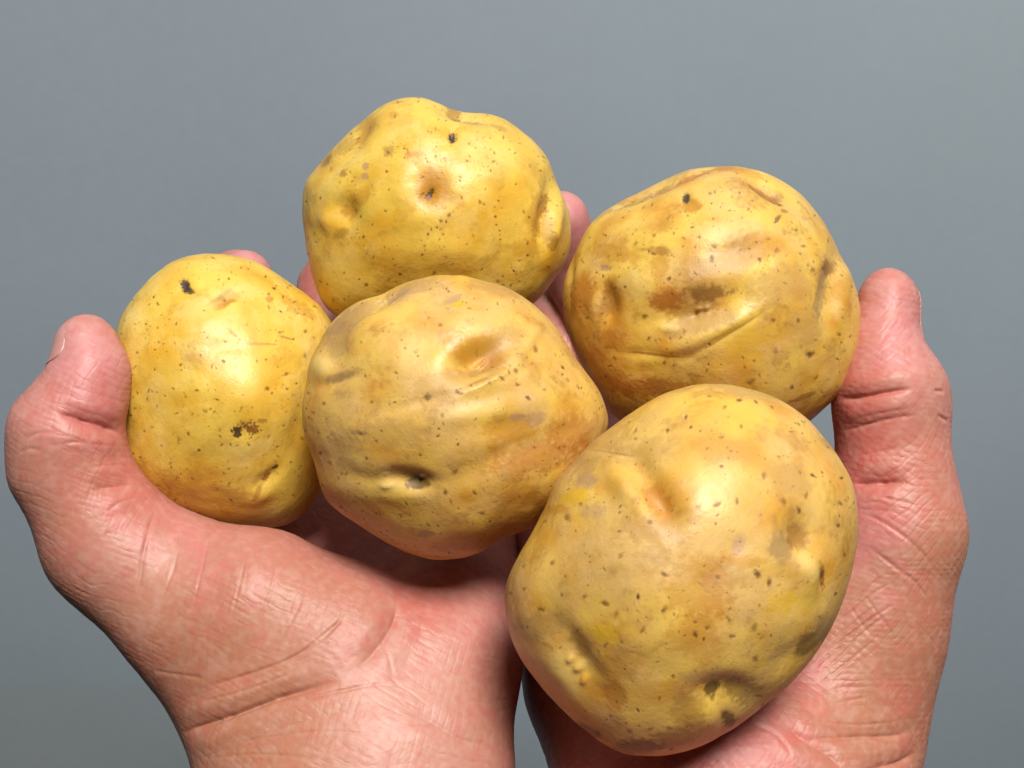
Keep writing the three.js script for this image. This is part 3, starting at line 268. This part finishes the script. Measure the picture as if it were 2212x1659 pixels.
function meshField(field, lo, hi, step) {                             // surface nets
  const n = [0, 1, 2].map((i) => Math.ceil((hi[i] - lo[i]) / step) + 1), [nx, ny, nz] = n;
  const f = new Float32Array(nx * ny * nz), id = (i, j, k) => (k * ny + j) * nx + i;
  const B = 6, reach = B * step * 1.75;                               // only blocks near the surface are filled finely
  for (let k = 0; k < nz; k += B) for (let j = 0; j < ny; j += B) for (let i = 0; i < nx; i += B) {
    const m = field(lo[0] + (i + B / 2 - 0.5) * step, lo[1] + (j + B / 2 - 0.5) * step, lo[2] + (k + B / 2 - 0.5) * step), near = Math.abs(m) < reach;
    for (let c = k; c < Math.min(k + B, nz); c++) for (let b = j; b < Math.min(j + B, ny); b++) for (let a = i; a < Math.min(i + B, nx); a++) f[id(a, b, c)] = near ? field(lo[0] + a * step, lo[1] + b * step, lo[2] + c * step) : m;
  }
  const vertexOf = new Int32Array(nx * ny * nz).fill(-1), position = [], index = [];
  for (let k = 0; k < nz - 1; k++) for (let j = 0; j < ny - 1; j++) for (let i = 0; i < nx - 1; i++) {
    let sx = 0, sy = 0, sz = 0, c = 0, inside = 0;
    const v = []; for (let m = 0; m < 8; m++) { const d = f[id(i + (m & 1), j + (m >> 1 & 1), k + (m >> 2))]; v.push(d); if (d < 0) inside++; }
    if (inside === 0 || inside === 8) continue;
    for (let m = 0; m < 8; m++) for (let b = 0; b < 3; b++) { const q = m | (1 << b); if (q === m || (v[m] < 0) === (v[q] < 0)) continue; const t = v[m] / (v[m] - v[q]); sx += (m & 1) + (b === 0 ? t : 0); sy += (m >> 1 & 1) + (b === 1 ? t : 0); sz += (m >> 2) + (b === 2 ? t : 0); c++; }
    vertexOf[id(i, j, k)] = position.length / 3;
    position.push(lo[0] + (i + sx / c) * step, lo[1] + (j + sy / c) * step, lo[2] + (k + sz / c) * step);
  }
  const quad = (a, b, c, d, flip) => { if (a < 0 || b < 0 || c < 0 || d < 0) return; if (flip) index.push(a, c, b, a, d, c); else index.push(a, b, c, a, c, d); };
  for (let k = 1; k < nz - 1; k++) for (let j = 1; j < ny - 1; j++) for (let i = 1; i < nx - 1; i++) {
    const here = f[id(i, j, k)] < 0;
    if (here !== f[id(i + 1, j, k)] < 0) quad(vertexOf[id(i, j - 1, k - 1)], vertexOf[id(i, j, k - 1)], vertexOf[id(i, j, k)], vertexOf[id(i, j - 1, k)], !here);
    if (here !== f[id(i, j + 1, k)] < 0) quad(vertexOf[id(i - 1, j, k - 1)], vertexOf[id(i - 1, j, k)], vertexOf[id(i, j, k)], vertexOf[id(i, j, k - 1)], !here);
    if (here !== f[id(i, j, k + 1)] < 0) quad(vertexOf[id(i - 1, j - 1, k)], vertexOf[id(i, j - 1, k)], vertexOf[id(i, j, k)], vertexOf[id(i - 1, j, k)], !here);
  }
  return { position, index };
}
const slope = (field, x, y, z, e = 0.4) => { const a = field(x + e, y - e, z - e), b = field(x - e, y - e, z + e), c = field(x - e, y + e, z - e), d = field(x + e, y + e, z + e), g = [a - b - c + d, -a - b + c + d, -a + b - c + d]; const l = Math.hypot(...g) || 1; return [g[0] / l, g[1] / l, g[2] / l, l / (4 * e)]; };
function settle(field, position, from) {                              // bring vertices onto the surface
  for (let i = from; i < position.length; i += 3) for (let r = 0; r < (from ? 1 : 2); r++) {
    const [x, y, z] = [position[i], position[i + 1], position[i + 2]], d = field(x, y, z), g = slope(field, x, y, z), s = clamp(d / Math.max(g[3], 0.3), -1, 1);
    position[i] -= g[0] * s; position[i + 1] -= g[1] * s; position[i + 2] -= g[2] * s;
  }
}
function refine(mesh, wanted) {                                       // split the wanted edges, without cracks
  const { position, index } = mesh, halves = new Map(), out = [], total = position.length / 3;
  const half = (a, b) => {
    const key = a < b ? a * 4194304 + b : b * 4194304 + a; if (halves.has(key)) return halves.get(key);
    const p = [0, 1, 2].map((c) => (position[a * 3 + c] + position[b * 3 + c]) / 2); let m = -1;
    if (wanted(a, b)) { m = position.length / 3; position.push(...p); }
    halves.set(key, m); return m;
  };
  for (let i = 0; i < index.length; i += 3) {
    const [a, b, c] = [index[i], index[i + 1], index[i + 2]], x = half(a, b), y = half(b, c), z = half(c, a);
    const count = (x >= 0) + (y >= 0) + (z >= 0);
    if (count === 0) out.push(a, b, c);
    else if (count === 3) out.push(a, x, z, x, b, y, z, y, c, x, y, z);
    else {
      let [p, q, r, m, n] = x >= 0 ? [a, b, c, x, y] : y >= 0 ? [b, c, a, y, z] : [c, a, b, z, x];
      if (count === 1) out.push(p, m, r, m, q, r);
      else { if (n < 0) { [p, q, r] = [r, p, q]; [m, n] = x >= 0 && z >= 0 ? [z, x] : y >= 0 && x >= 0 ? [x, y] : [y, z]; } out.push(p, m, r, m, n, r, m, q, n); }
    }
  }
  mesh.index = out; return total * 3;
}
function seen(field, x, y) {                                          // the point of the skin that the photograph shows at (x, y)
  const d = at(x, y, 0), dir = [d[0], d[1], -DEPTH], l = Math.hypot(...dir); let t = DEPTH * 0.6;
  for (let i = 0; i < 160; i++) { const p = [dir[0] / l * t, dir[1] / l * t, DEPTH + dir[2] / l * t], f = field(...p); if (f < 0.02) return p; t += Math.max(f * 0.5, 0.02); if (t > 480) return null; }
  return null;
}

function makeHand({ field, lo, hi, creases, flush, seed, lineDirections, lookFrom }) {
  const mesh = meshField(field, lo, hi, 1.1);
  settle(field, mesh.position, 0);
  const facing = (a, b) => {                                          // finer where the palm side faces out and lies near the picture
    const p = [0, 1, 2].map((c) => (mesh.position[a * 3 + c] + mesh.position[b * 3 + c]) / 2), k = DEPTH / (DEPTH - p[2]);
    return (outward[a * 3 + 2] + outward[b * 3 + 2]) / 2 > -0.25 && p[2] > -24 && Math.abs(p[0] * k) < 128 && p[1] * k > -98 && p[1] * k < 36;
  };
  let outward;
  for (let r = 0; r < 2; r++) {
    const g = new THREE.BufferGeometry(); g.setAttribute('position', new THREE.Float32BufferAttribute(mesh.position, 3)); g.setIndex(mesh.index); g.computeVertexNormals(); outward = g.attributes.normal.array;
    const from = refine(mesh, facing); settle(field, mesh.position, from); }
  // creases: runs of points on the skin
  const folds = [];
  for (const [points, width, depth, broad = 0] of creases) {
    const curve = new THREE.CatmullRomCurve3(points.map(([x, y]) => new THREE.Vector3(x, y, 0))).getPoints((points.length - 1) * 4);
    const run = curve.map((p) => seen(field, p.x, p.y)).filter(Boolean); if (run.length < 2) continue;
    const low = [0, 1, 2].map((c) => Math.min(...run.map((p) => p[c])) - 5), high = [0, 1, 2].map((c) => Math.max(...run.map((p) => p[c])) + 5);
    folds.push({ run, width: width * 0.62, depth: depth * 0.55, broad, low, high });
  }
  const blush = flush.map(([x, y, radius, tone, alpha]) => ({ p: seen(field, x, y), radius, tone, alpha })).filter((b) => b.p);
  const P = mesh.position, n = P.length / 3, position = new Float32Array(n * 3), color = new Float32Array(n * 3);
  const skin = rgb(208, 142, 126);
  for (let i = 0; i < n; i++) {
    const [x, y, z] = [P[i * 3], P[i * 3 + 1], P[i * 3 + 2]], g = slope(field, x, y, z);
    let h = 0;
    for (const f of folds) {
      if (x < f.low[0] || y < f.low[1] || z < f.low[2] || x > f.high[0] || y > f.high[1] || z > f.high[2]) continue;
      let best = 1e9, along = 0;
      for (let s = 0; s + 1 < f.run.length; s++) {
        const a = f.run[s], b = f.run[s + 1], d = [b[0] - a[0], b[1] - a[1], b[2] - a[2]], l2 = d[0] ** 2 + d[1] ** 2 + d[2] ** 2;
        const t = clamp(((x - a[0]) * d[0] + (y - a[1]) * d[1] + (z - a[2]) * d[2]) / l2), q = (x - a[0] - t * d[0]) ** 2 + (y - a[1] - t * d[1]) ** 2 + (z - a[2] - t * d[2]) ** 2;
        if (q < best) { best = q; along = (s + t) / (f.run.length - 1); }
      }
      const wob = 1 + 0.25 * noise(x * 0.3, y * 0.3, z * 0.3 + seed), away = Math.sqrt(best), d = away / (f.width * wob), ends = smooth(-0.02, 0.3, along) * smooth(1.02, 0.7, along), rise = 0.75 + 0.5 * noise(x * 0.4 + 7, y * 0.4, z * 0.4);
      if (away > 6) continue;
      h += f.depth * ends * rise * (-Math.exp(-d * d) + 0.15 * Math.exp(-((d - 2.4) ** 2) / 1.6)) + f.broad * ends * (0.45 * Math.exp(-((away - 3.4) ** 2) / 4) - Math.exp(-away * away / 3.2));
    }
    // fine skin lines run in a few directions and come and go
    const patch = clamp(0.55 + 0.9 * fbm(x * 0.06, y * 0.06, z * 0.06 + seed, 2));
    let fine = 0;
    for (const [dx, dy, pitch, amount] of lineDirections) {
      const w = noise(x * 0.05 + pitch, y * 0.05, z * 0.05), s = (x * dx + y * dy) / pitch + 1.6 * w + 0.25 * noise(x * 0.3, y * 0.3, z * 0.3);
      const cut = Math.abs((s - Math.floor(s)) - 0.5) * 2, gate = clamp(0.4 + 1.6 * noise(x * 0.13 + 3 * pitch, y * 0.13, z * 0.13 + seed));
      fine -= amount * gate * Math.exp(-0.9 * ((1 - cut) * pitch / 0.3) ** 2);
    }
    h += fine * (0.2 + 0.45 * patch) + 0.05 * noise(x * 0.7, y * 0.7, z * 0.7) + 0.035 * noise(x * 2.2, y * 2.4, z * 2.4) + 0.22 * fbm(x * 0.09, y * 0.09, z * 0.09 + seed, 2);
    position[i * 3] = x + g[0] * h; position[i * 3 + 1] = y + g[1] * h; position[i * 3 + 2] = z + g[2] * h;
    // skin tone: pigment and blood in uneven patches
    const m1 = fbm(x * 0.05 + seed, y * 0.05, z * 0.05, 3), m2 = fbm(x * 0.22, y * 0.22 + seed, z * 0.22, 3), m3 = noise(x * 0.9 + seed, y * 0.9, z * 0.9);
    const c = [...skin];
    const stain = (t, w) => { for (let k = 0; k < 3; k++) c[k] = mix(c[k], t[k], w); };
    for (const b of blush) { const d = Math.hypot(x - b.p[0], y - b.p[1], z - b.p[2]) / b.radius + 0.5 * m2 + 0.3 * m1; const w = b.alpha * smooth(1.35, 0.35, d); if (w > 0) stain(b.tone, w); }
    stain(FLESH.red, clamp(0.6 * m1 + 0.5 * m2 + 0.05, 0, 0.45));
    stain(FLESH.tan, clamp(-0.6 * m1 + 0.5 * m2, 0, 0.45));
    stain(FLESH.pale, clamp(-0.7 * m2 + 0.12 * m3 - 0.05, 0, 0.4));
    const m4 = fbm(x * 0.45 - seed, y * 0.45, z * 0.45, 2); if (m4 > 0) stain(FLESH.red, clamp(0.7 * m4, 0, 0.25)); else stain(FLESH.pale, clamp(-0.9 * m4, 0, 0.3));
    const t = 1 + 0.05 * m2 + 0.04 * m3;
    color[i * 3] = clamp(c[0] * t); color[i * 3 + 1] = clamp(c[1] * t); color[i * 3 + 2] = clamp(c[2] * t);
  }
  const geometry = new THREE.BufferGeometry();
  geometry.setAttribute('position', new THREE.BufferAttribute(position, 3));
  geometry.setAttribute('color', new THREE.BufferAttribute(color, 3));
  geometry.setIndex(mesh.index);
  geometry.computeVertexNormals();
  return geometry;
}
const FLESH = { red: rgb(202, 106, 94), pink: rgb(218, 146, 144), tan: rgb(188, 128, 94), pale: rgb(214, 158, 138), hot: rgb(208, 104, 90), olive: rgb(178, 122, 86) };
const skinMaterial = new THREE.MeshPhysicalMaterial({ color: new THREE.Color().setRGB(0.76, 0.745, 0.79), vertexColors: true, roughness: 0.48, specularIntensity: 0.85 });
const nailMaterial = new THREE.MeshPhysicalMaterial({ color: new THREE.Color().setRGB(...rgb(188, 134, 126)), roughness: 0.36, clearcoat: 0.2, clearcoatRoughness: 0.35 });

function thumbNail(field, base, tip, dorsal, halfAngle) {             // a curved plate that lies on the back of the thumb's end
  const axis = new THREE.Vector3(...tip).sub(new THREE.Vector3(...base)), length = axis.length(); axis.normalize();
  const d = new THREE.Vector3(...dorsal); d.addScaledVector(axis, -d.dot(axis)).normalize(); const side = axis.clone().cross(d);
  const N = 28, position = [], index = [];
  for (let layer = 0; layer < 2; layer++) for (let j = 0; j <= N; j++) for (let i = 0; i <= N; i++) {
    let u = i / N * 2 - 1, v = j / N * 2 - 1;
    const k = 1 / Math.pow(Math.abs(u) ** 4 + Math.abs(v) ** 4, 0.25) * Math.max(Math.abs(u), Math.abs(v)) || 1; u *= k; v *= k;   // rounded outline
    const a = u * halfAngle, origin = new THREE.Vector3(...base).addScaledVector(axis, length * (0.42 + 0.5 * v)), ray = d.clone().multiplyScalar(Math.cos(a)).addScaledVector(side, Math.sin(a));
    let t = 0; for (let s = 0; s < 60; s++) { const p = origin.clone().addScaledVector(ray, t), f = field(p.x, p.y, p.z); if (f > -0.01) break; t += Math.max(-f * 0.6, 0.01); }
    const edge = Math.max(Math.abs(u), Math.abs(v)), lift = layer ? -0.7 : 0.16 * (1 - edge ** 6) + 0.03;
    const p = origin.addScaledVector(ray, t + lift); position.push(p.x, p.y, p.z);
  }
  const row = N + 1, sheet = row * row;
  for (let j = 0; j < N; j++) for (let i = 0; i < N; i++) { const a = j * row + i; index.push(a, a + 1, a + row + 1, a, a + row + 1, a + row); index.push(sheet + a, sheet + a + row + 1, sheet + a + 1, sheet + a, sheet + a + row, sheet + a + row + 1); }
  const rim = []; for (let i = 0; i < N; i++) rim.push(i); for (let j = 0; j < N; j++) rim.push(j * row + N); for (let i = N; i > 0; i--) rim.push(N * row + i); for (let j = N; j > 0; j--) rim.push(j * row);
  rim.forEach((a, q) => { const b = rim[(q + 1) % rim.length]; index.push(a, sheet + a, sheet + b, a, sheet + b, b); });
  const g = new THREE.BufferGeometry(); g.setAttribute('position', new THREE.Float32BufferAttribute(position, 3)); g.setIndex(index); g.computeVertexNormals(); return g;
}

function joinHand(palm, digits, blend) { return (x, y, z) => { const p = palm(x, y, z); let d = p; for (let i = 0; i < digits.length; i++) { const f = digits[i](x, y, z); if (f < d + blend) d = Math.min(d, smin(p, f, blend)); } return d; }; }
function palmOf(parts) { return (x, y, z) => { let d = parts[0][0](x, y, z); for (let i = 1; i < parts.length; i++) d = smin(d, parts[i][0](x, y, z), parts[i][1]); return d; }; }

function finishHand(name, label, geometry, nail, origin) {
  const group = new THREE.Group(), base = holdPoint(origin);
  const put = (g, m, part) => { g.translate(-origin[0], -origin[1], -origin[2]); g.scale(0.001, 0.001, 0.001); const o = new THREE.Mesh(g, m); o.name = part; group.add(o); return o; };
  put(geometry, skinMaterial, 'skin');
  put(nail, nailMaterial, 'thumb_nail');
  group.position.copy(base); group.rotation.copy(HOLD_TURN);
  return place(group, name, label, 'hand', 'hands of one person holding the potatoes');
}

{ // the hand whose thumb shows its nail
  const palm = palmOf([
    [limb(at(800, 3300, 75), 37, at(770, 1690, 24), 30, 0.68, [0, 0.25, 1]), 0],
    [limb(at(770, 1690, 24), 30, at(745, 1540, 16), 30, 0.62, [0, 0.3, 1]), 12],
    [limb(at(610, 1510, 2), 13, at(520, 985, -44), 10.5), 12],
    [limb(at(700, 1520, -2), 13, at(690, 925, -56), 10.5), 12],
    [limb(at(800, 1520, -2), 13, at(840, 950, -58), 10.5), 12],
    [limb(at(890, 1510, 2), 13, at(985, 1020, -52), 10), 12],
    [limb(at(560, 1490, 14), 17.5, at(240, 1175, 13), 12.6), 10],
    [chain([J(415, 1250, 10, 13.3), J(560, 1318, 14, 16), J(720, 1392, 16, 15.3), J(770, 1470, 16, 13)], 8), 9],
    [chain([J(940, 1610, 16, 15.2), J(960, 1430, 10, 15.6), J(990, 1310, -3, 14), J(1015, 1160, -32, 12.5)], 8), 7],
  ]);
  const thumb = chain([J(240, 1175, 13, 12.4), J(150, 1010, 15, 11.7), J(142, 930, 16, 11.0), J(182, 850, 16, 8.1), J(197, 800, 15, 6.9), J(187, 742, 14, 6.4)], 5);
  const pulp = limb(at(203, 866, 16), 5.2, at(202, 800, 15), 5.2);
  const thumbAll = (x, y, z) => smin(thumb(x, y, z), pulp(x, y, z), 3);
  const digits = [
    thumbAll,
    chain([J(520, 985, -44, 10), J(505, 730, -70, 9.2), J(512, 612, -58, 8.2), J(528, 602, -38, 7.4)], 4),
    chain([J(690, 925, -56, 10), J(718, 625, -76, 9.2), J(768, 520, -68, 8.4), J(800, 500, -50, 7.6)], 4),
    chain([J(840, 950, -58, 10), J(880, 650, -80, 9), J(915, 525, -76, 8.2), J(930, 460, -58, 7.5)], 4),
    chain([J(985, 1020, -52, 9.4), J(1000, 800, -68, 8), J(1015, 690, -64, 7.2), J(1020, 640, -52, 6.6)], 4),
  ];
  const field = joinHand(palm, digits, 9);
  const creases = [
    [[[388, 1586], [425, 1572], [458, 1560], [534, 1533], [595, 1510], [667, 1489], [740, 1470]], 0.8, 1.9, 0.8],
    [[[324, 1449], [390, 1458], [458, 1468]], 0.6, 0.3], [[[430, 1490], [500, 1468], [572, 1445], [648, 1411], [725, 1350], [756, 1331]], 0.6, 0.5],
    [[[540, 1480], [616, 1430], [693, 1384], [738, 1331], [745, 1290]], 0.5, 0.35], [[[420, 1520], [500, 1500], [590, 1470], [680, 1430]], 0.5, 0.3],
    [[[864, 1533], [921, 1552], [960, 1575], [998, 1598], [1074, 1617]], 0.7, 0.6, 0.4], [[[857, 1285], [853, 1339], [830, 1381], [799, 1419], [770, 1445]], 0.8, 0.6, 0.5],
    [[[540, 1540], [654, 1512], [740, 1492], [807, 1480], [880, 1482]], 0.6, 0.4], [[[480, 1610], [600, 1590], [720, 1580], [820, 1590]], 0.5, 0.25], [[[430, 1640], [560, 1630], [700, 1640]], 0.5, 0.25],
    [[[337, 1100], [328, 1125], [320, 1152], [308, 1205], [301, 1255], [293, 1282]], 0.7, 0.55], [[[393, 1146], [384, 1190], [374, 1232], [343, 1308]], 0.5, 0.35], [[[458, 1136], [445, 1190], [431, 1255], [412, 1331]], 0.45, 0.3],
    [[[534, 1190], [515, 1274], [496, 1350]], 0.45, 0.28], [[[600, 1220], [580, 1290], [550, 1360]], 0.45, 0.22], [[[660, 1250], [640, 1320], [600, 1390]], 0.45, 0.22],
    [[[264, 940], [250, 931], [232, 925], [215, 919], [186, 912], [152, 900], [120, 893]], 0.75, 1.5, 0.9], [[[268, 962], [220, 962], [160, 955], [110, 965]], 0.6, 0.3],
    [[[288, 1050], [258, 1050], [230, 1053], [190, 1062]], 0.7, 0.6, 0.5], [[[280, 1010], [240, 1005], [190, 1010]], 0.5, 0.25], [[[300, 1075], [260, 1085], [225, 1110]], 0.6, 0.35],
    [[[55, 950], [85, 935], [120, 940]], 0.6, 0.3], [[[30, 985], [60, 970], [95, 975]], 0.6, 0.3],
    [[[820, 1370], [840, 1420], [850, 1470]], 0.6, 0.25], [[[900, 1300], [880, 1350], [870, 1400]], 0.5, 0.2],
  ];
  const flush = [
    [850, 1320, 14, FLESH.hot, 0.6], [860, 1370, 12, FLESH.red, 0.4], [690, 1330, 18, FLESH.pink, 0.6], [560, 1200, 18, FLESH.red, 0.4], [450, 1200, 16, FLESH.pink, 0.4],
    [200, 790, 11, FLESH.pink, 0.7], [205, 870, 10, FLESH.red, 0.5], [230, 1010, 12, FLESH.red, 0.5], [270, 1090, 12, FLESH.red, 0.5], [120, 1060, 14, FLESH.tan, 0.5], [200, 1300, 16, FLESH.tan, 0.6], [240, 1380, 24, FLESH.olive, 0.7], [330, 1480, 24, FLESH.olive, 0.7], [430, 1500, 34, FLESH.tan, 0.8], [580, 1610, 44, FLESH.tan, 0.8],
    [900, 1470, 12, FLESH.pale, 0.8], [900, 1610, 16, FLESH.pale, 0.6], [250, 1270, 14, FLESH.pale, 0.4], [528, 580, 9, FLESH.pink, 0.9], [660, 620, 9, FLESH.red, 0.7], [1080, 1520, 14, FLESH.olive, 0.4],
  ];
  const geometry = makeHand({ field, lo: [-135, -242, -92], hi: [22, 62, 108], creases, flush, seed: 5, lineDirections: [[0.35, 0.94, 1.15, 0.12], [0.45, 0.89, 2.1, 0.18], [0.95, -0.25, 1.7, 0.12]] });
  const nail = thumbNail(field, at(195, 772, 15), at(184, 688, 13.5), [-0.97, 0, 0.16], 0.95);
  finishHand('hand', 'cupped hand whose thumb shows the edge of its nail beside the oblong potato', geometry, nail, at(765, 1690, 10));
}
{ // the hand with the long straight thumb
  const palm = palmOf([
    [limb(at(1560, 3300, 82), 37, at(1590, 1760, 24), 33, 0.64, [0, 0.25, 1]), 0],
    [limb(at(1590, 1760, 24), 33, at(1580, 1620, 12), 35, 0.56, [0, 0.3, 1]), 14],
    [limb(at(1440, 1600, 4), 13, at(1225, 1120, -36), 10), 12],
    [limb(at(1540, 1600, 0), 13, at(1385, 1015, -36), 10.5), 12],
    [limb(at(1640, 1600, 0), 13, at(1520, 975, -42), 10.5), 12],
    [limb(at(1720, 1590, 2), 13, at(1655, 1000, -42), 10.5), 12],
    [limb(at(1838, 1570, 10), 16, at(1942, 1140, 12), 12.2), 10],
    [chain([J(1895, 1180, 10, 12.5), J(1845, 1330, 8, 16), J(1770, 1490, 10, 16), J(1730, 1600, 14, 14)], 8), 9],
    [chain([J(1345, 1690, 14, 14.5), J(1285, 1480, 2, 14.5), J(1240, 1330, -10, 13), J(1215, 1170, -30, 12.5)], 8), 8],
  ]);
  const thumb = chain([J(1942, 1140, 12, 12), J(1930, 1000, 11, 11.7), J(1925, 885, 10, 11.8), J(1924, 850, 10, 12)], 4);
  const thumbEnd = chain([J(1922, 845, 10, 12.5), J(1905, 770, 8, 9.9), J(1919, 664, 6, 8.8)], 4, 0.8, [1, 0, 0.25]);
  const knuckle = limb(at(1985, 900, 6), 6, at(1982, 850, 6), 6);
  const thumbAll = (x, y, z) => smin(smin(thumb(x, y, z), thumbEnd(x, y, z), 5), knuckle(x, y, z), 4);
  const digits = [
    thumbAll,
    chain([J(1655, 1000, -42, 10), J(1660, 760, -70, 9.2), J(1670, 640, -68, 8.2), J(1650, 570, -52, 7.5)], 4),
    chain([J(1520, 975, -42, 10), J(1500, 700, -74, 9.2), J(1470, 580, -70, 8.4), J(1450, 510, -52, 7.6)], 4),
    chain([J(1385, 1015, -36, 10), J(1310, 745, -72, 9), J(1246, 590, -66, 8.4), J(1212, 472, -52, 7.4)], 4),
    chain([J(1225, 1120, -36, 9.4), J(1212, 890, -66, 8.2), J(1204, 770, -76, 7.4), J(1184, 668, -75, 7.2)], 4),
  ];
  const field = joinHand(palm, digits, 9);
  const creases = [
    [[[1810, 862], [1830, 861], [1850, 860], [1896, 852], [1941, 844], [1975, 839]], 0.8, 1.3, 0.5], [[[1815, 930], [1846, 925], [1896, 911], [1953, 900], [1985, 897]], 0.55, 0.6, 0.3], [[[1840, 905], [1900, 893], [1975, 880]], 0.45, 0.25],
    [[[2042, 846], [2030, 845], [2017, 843]], 0.6, 0.8], [[[2052, 912], [2036, 903], [2024, 897]], 0.6, 0.8], [[[1948, 676], [1937, 699], [1916, 720], [1903, 736]], 0.45, 0.35], [[[1960, 690], [1955, 740], [1960, 790]], 0.4, 0.15],
    [[[1838, 1045], [1862, 1045], [1887, 1043], [1915, 1043], [1935, 1041], [1965, 1046]], 0.8, 1.5, 0.7], [[[1870, 1020], [1910, 1030], [1945, 1018]], 0.5, 0.3], [[[1850, 985], [1900, 975], [1950, 965]], 0.5, 0.2],
    [[[1850, 1110], [1874, 1113], [1911, 1131], [1948, 1155], [1984, 1187], [2009, 1214], [2036, 1250]], 0.6, 0.4], [[[1870, 1180], [1899, 1199], [1935, 1226], [1972, 1253], [1994, 1279], [2016, 1310]], 0.55, 0.5],
    [[[1900, 1075], [1935, 1080], [1975, 1093]], 0.6, 0.4], [[[1855, 1090], [1890, 1085], [1920, 1090]], 0.5, 0.3],
    [[[1800, 1335], [1840, 1300], [1884, 1262], [1920, 1235]], 0.45, 0.35], [[[1790, 1360], [1835, 1325], [1890, 1280], [1930, 1255]], 0.45, 0.35], [[[1790, 1390], [1840, 1350], [1900, 1300]], 0.45, 0.35], [[[1780, 1415], [1835, 1372], [1900, 1325], [1940, 1300]], 0.45, 0.4],
    [[[1761, 1469], [1815, 1418], [1868, 1365], [1925, 1320]], 0.5, 0.45], [[[1770, 1480], [1825, 1435], [1880, 1390]], 0.45, 0.3], [[[1750, 1450], [1790, 1415], [1830, 1390]], 0.45, 0.3],
    [[[1860, 1275], [1885, 1310], [1915, 1350], [1945, 1400]], 0.45, 0.25], [[[1830, 1300], [1860, 1345], [1890, 1385]], 0.45, 0.25],
    [[[1728, 1596], [1795, 1594], [1859, 1591], [1925, 1591], [1990, 1573]], 0.7, 0.7, 0.4], [[[1840, 1668], [1914, 1654], [1947, 1645], [1985, 1622]], 0.7, 0.9, 0.5], [[[1700, 1566], [1767, 1561], [1860, 1566], [1990, 1550]], 0.5, 0.3], [[[1720, 1625], [1800, 1622], [1900, 1620]], 0.45, 0.25],
    [[[1690, 1560], [1735, 1595], [1790, 1630], [1830, 1670]], 0.8, 0.6, 0.6], [[[1620, 1560], [1680, 1590], [1720, 1650]], 0.7, 0.4],
    [[[1740, 1510], [1800, 1490], [1870, 1480]], 0.5, 0.25], [[[1730, 1535], [1800, 1520], [1900, 1500]], 0.5, 0.25],
  ];
  const flush = [
    [1850, 780, 12, FLESH.hot, 0.6], [1850, 950, 12, FLESH.hot, 0.6], [1930, 700, 12, FLESH.pink, 0.6], [1900, 1000, 14, FLESH.red, 0.5], [1880, 1080, 14, FLESH.red, 0.6], [1960, 1100, 14, FLESH.red, 0.35], [1870, 1250, 18, FLESH.pink, 0.6], [1820, 1400, 18, FLESH.pink, 0.6], [1780, 1440, 14, FLESH.red, 0.5],
    [1720, 1530, 14, FLESH.hot, 0.5], [1600, 1620, 20, FLESH.red, 0.6], [1450, 1650, 20, FLESH.red, 0.6], [2040, 1250, 18, FLESH.tan, 0.8], [2000, 1420, 24, FLESH.olive, 0.7], [1950, 1500, 22, FLESH.tan, 0.8], [1930, 1610, 30, FLESH.olive, 0.6], [2000, 1000, 12, FLESH.tan, 0.5], [1180, 1560, 14, FLESH.olive, 0.5], [1250, 470, 9, FLESH.pink, 0.9],
  ];
  const geometry = makeHand({ field, lo: [-14, -242, -92], hi: [112, 62, 116], creases, flush, seed: 9, lineDirections: [[0.1, 0.99, 1.2, 0.12], [0.62, 0.78, 1.5, 0.15], [0.75, -0.66, 1.8, 0.14]] });
  const nail = thumbNail(field, at(1912, 730, 7), at(1917, 612, 5), [0.95, 0, -0.32], 0.85);
  finishHand('hand_001', 'cupped hand with a straight creased thumb, the biggest potato lying on its palm', geometry, nail, at(1590, 1690, 8));
}

renderer.render(scene, camera);
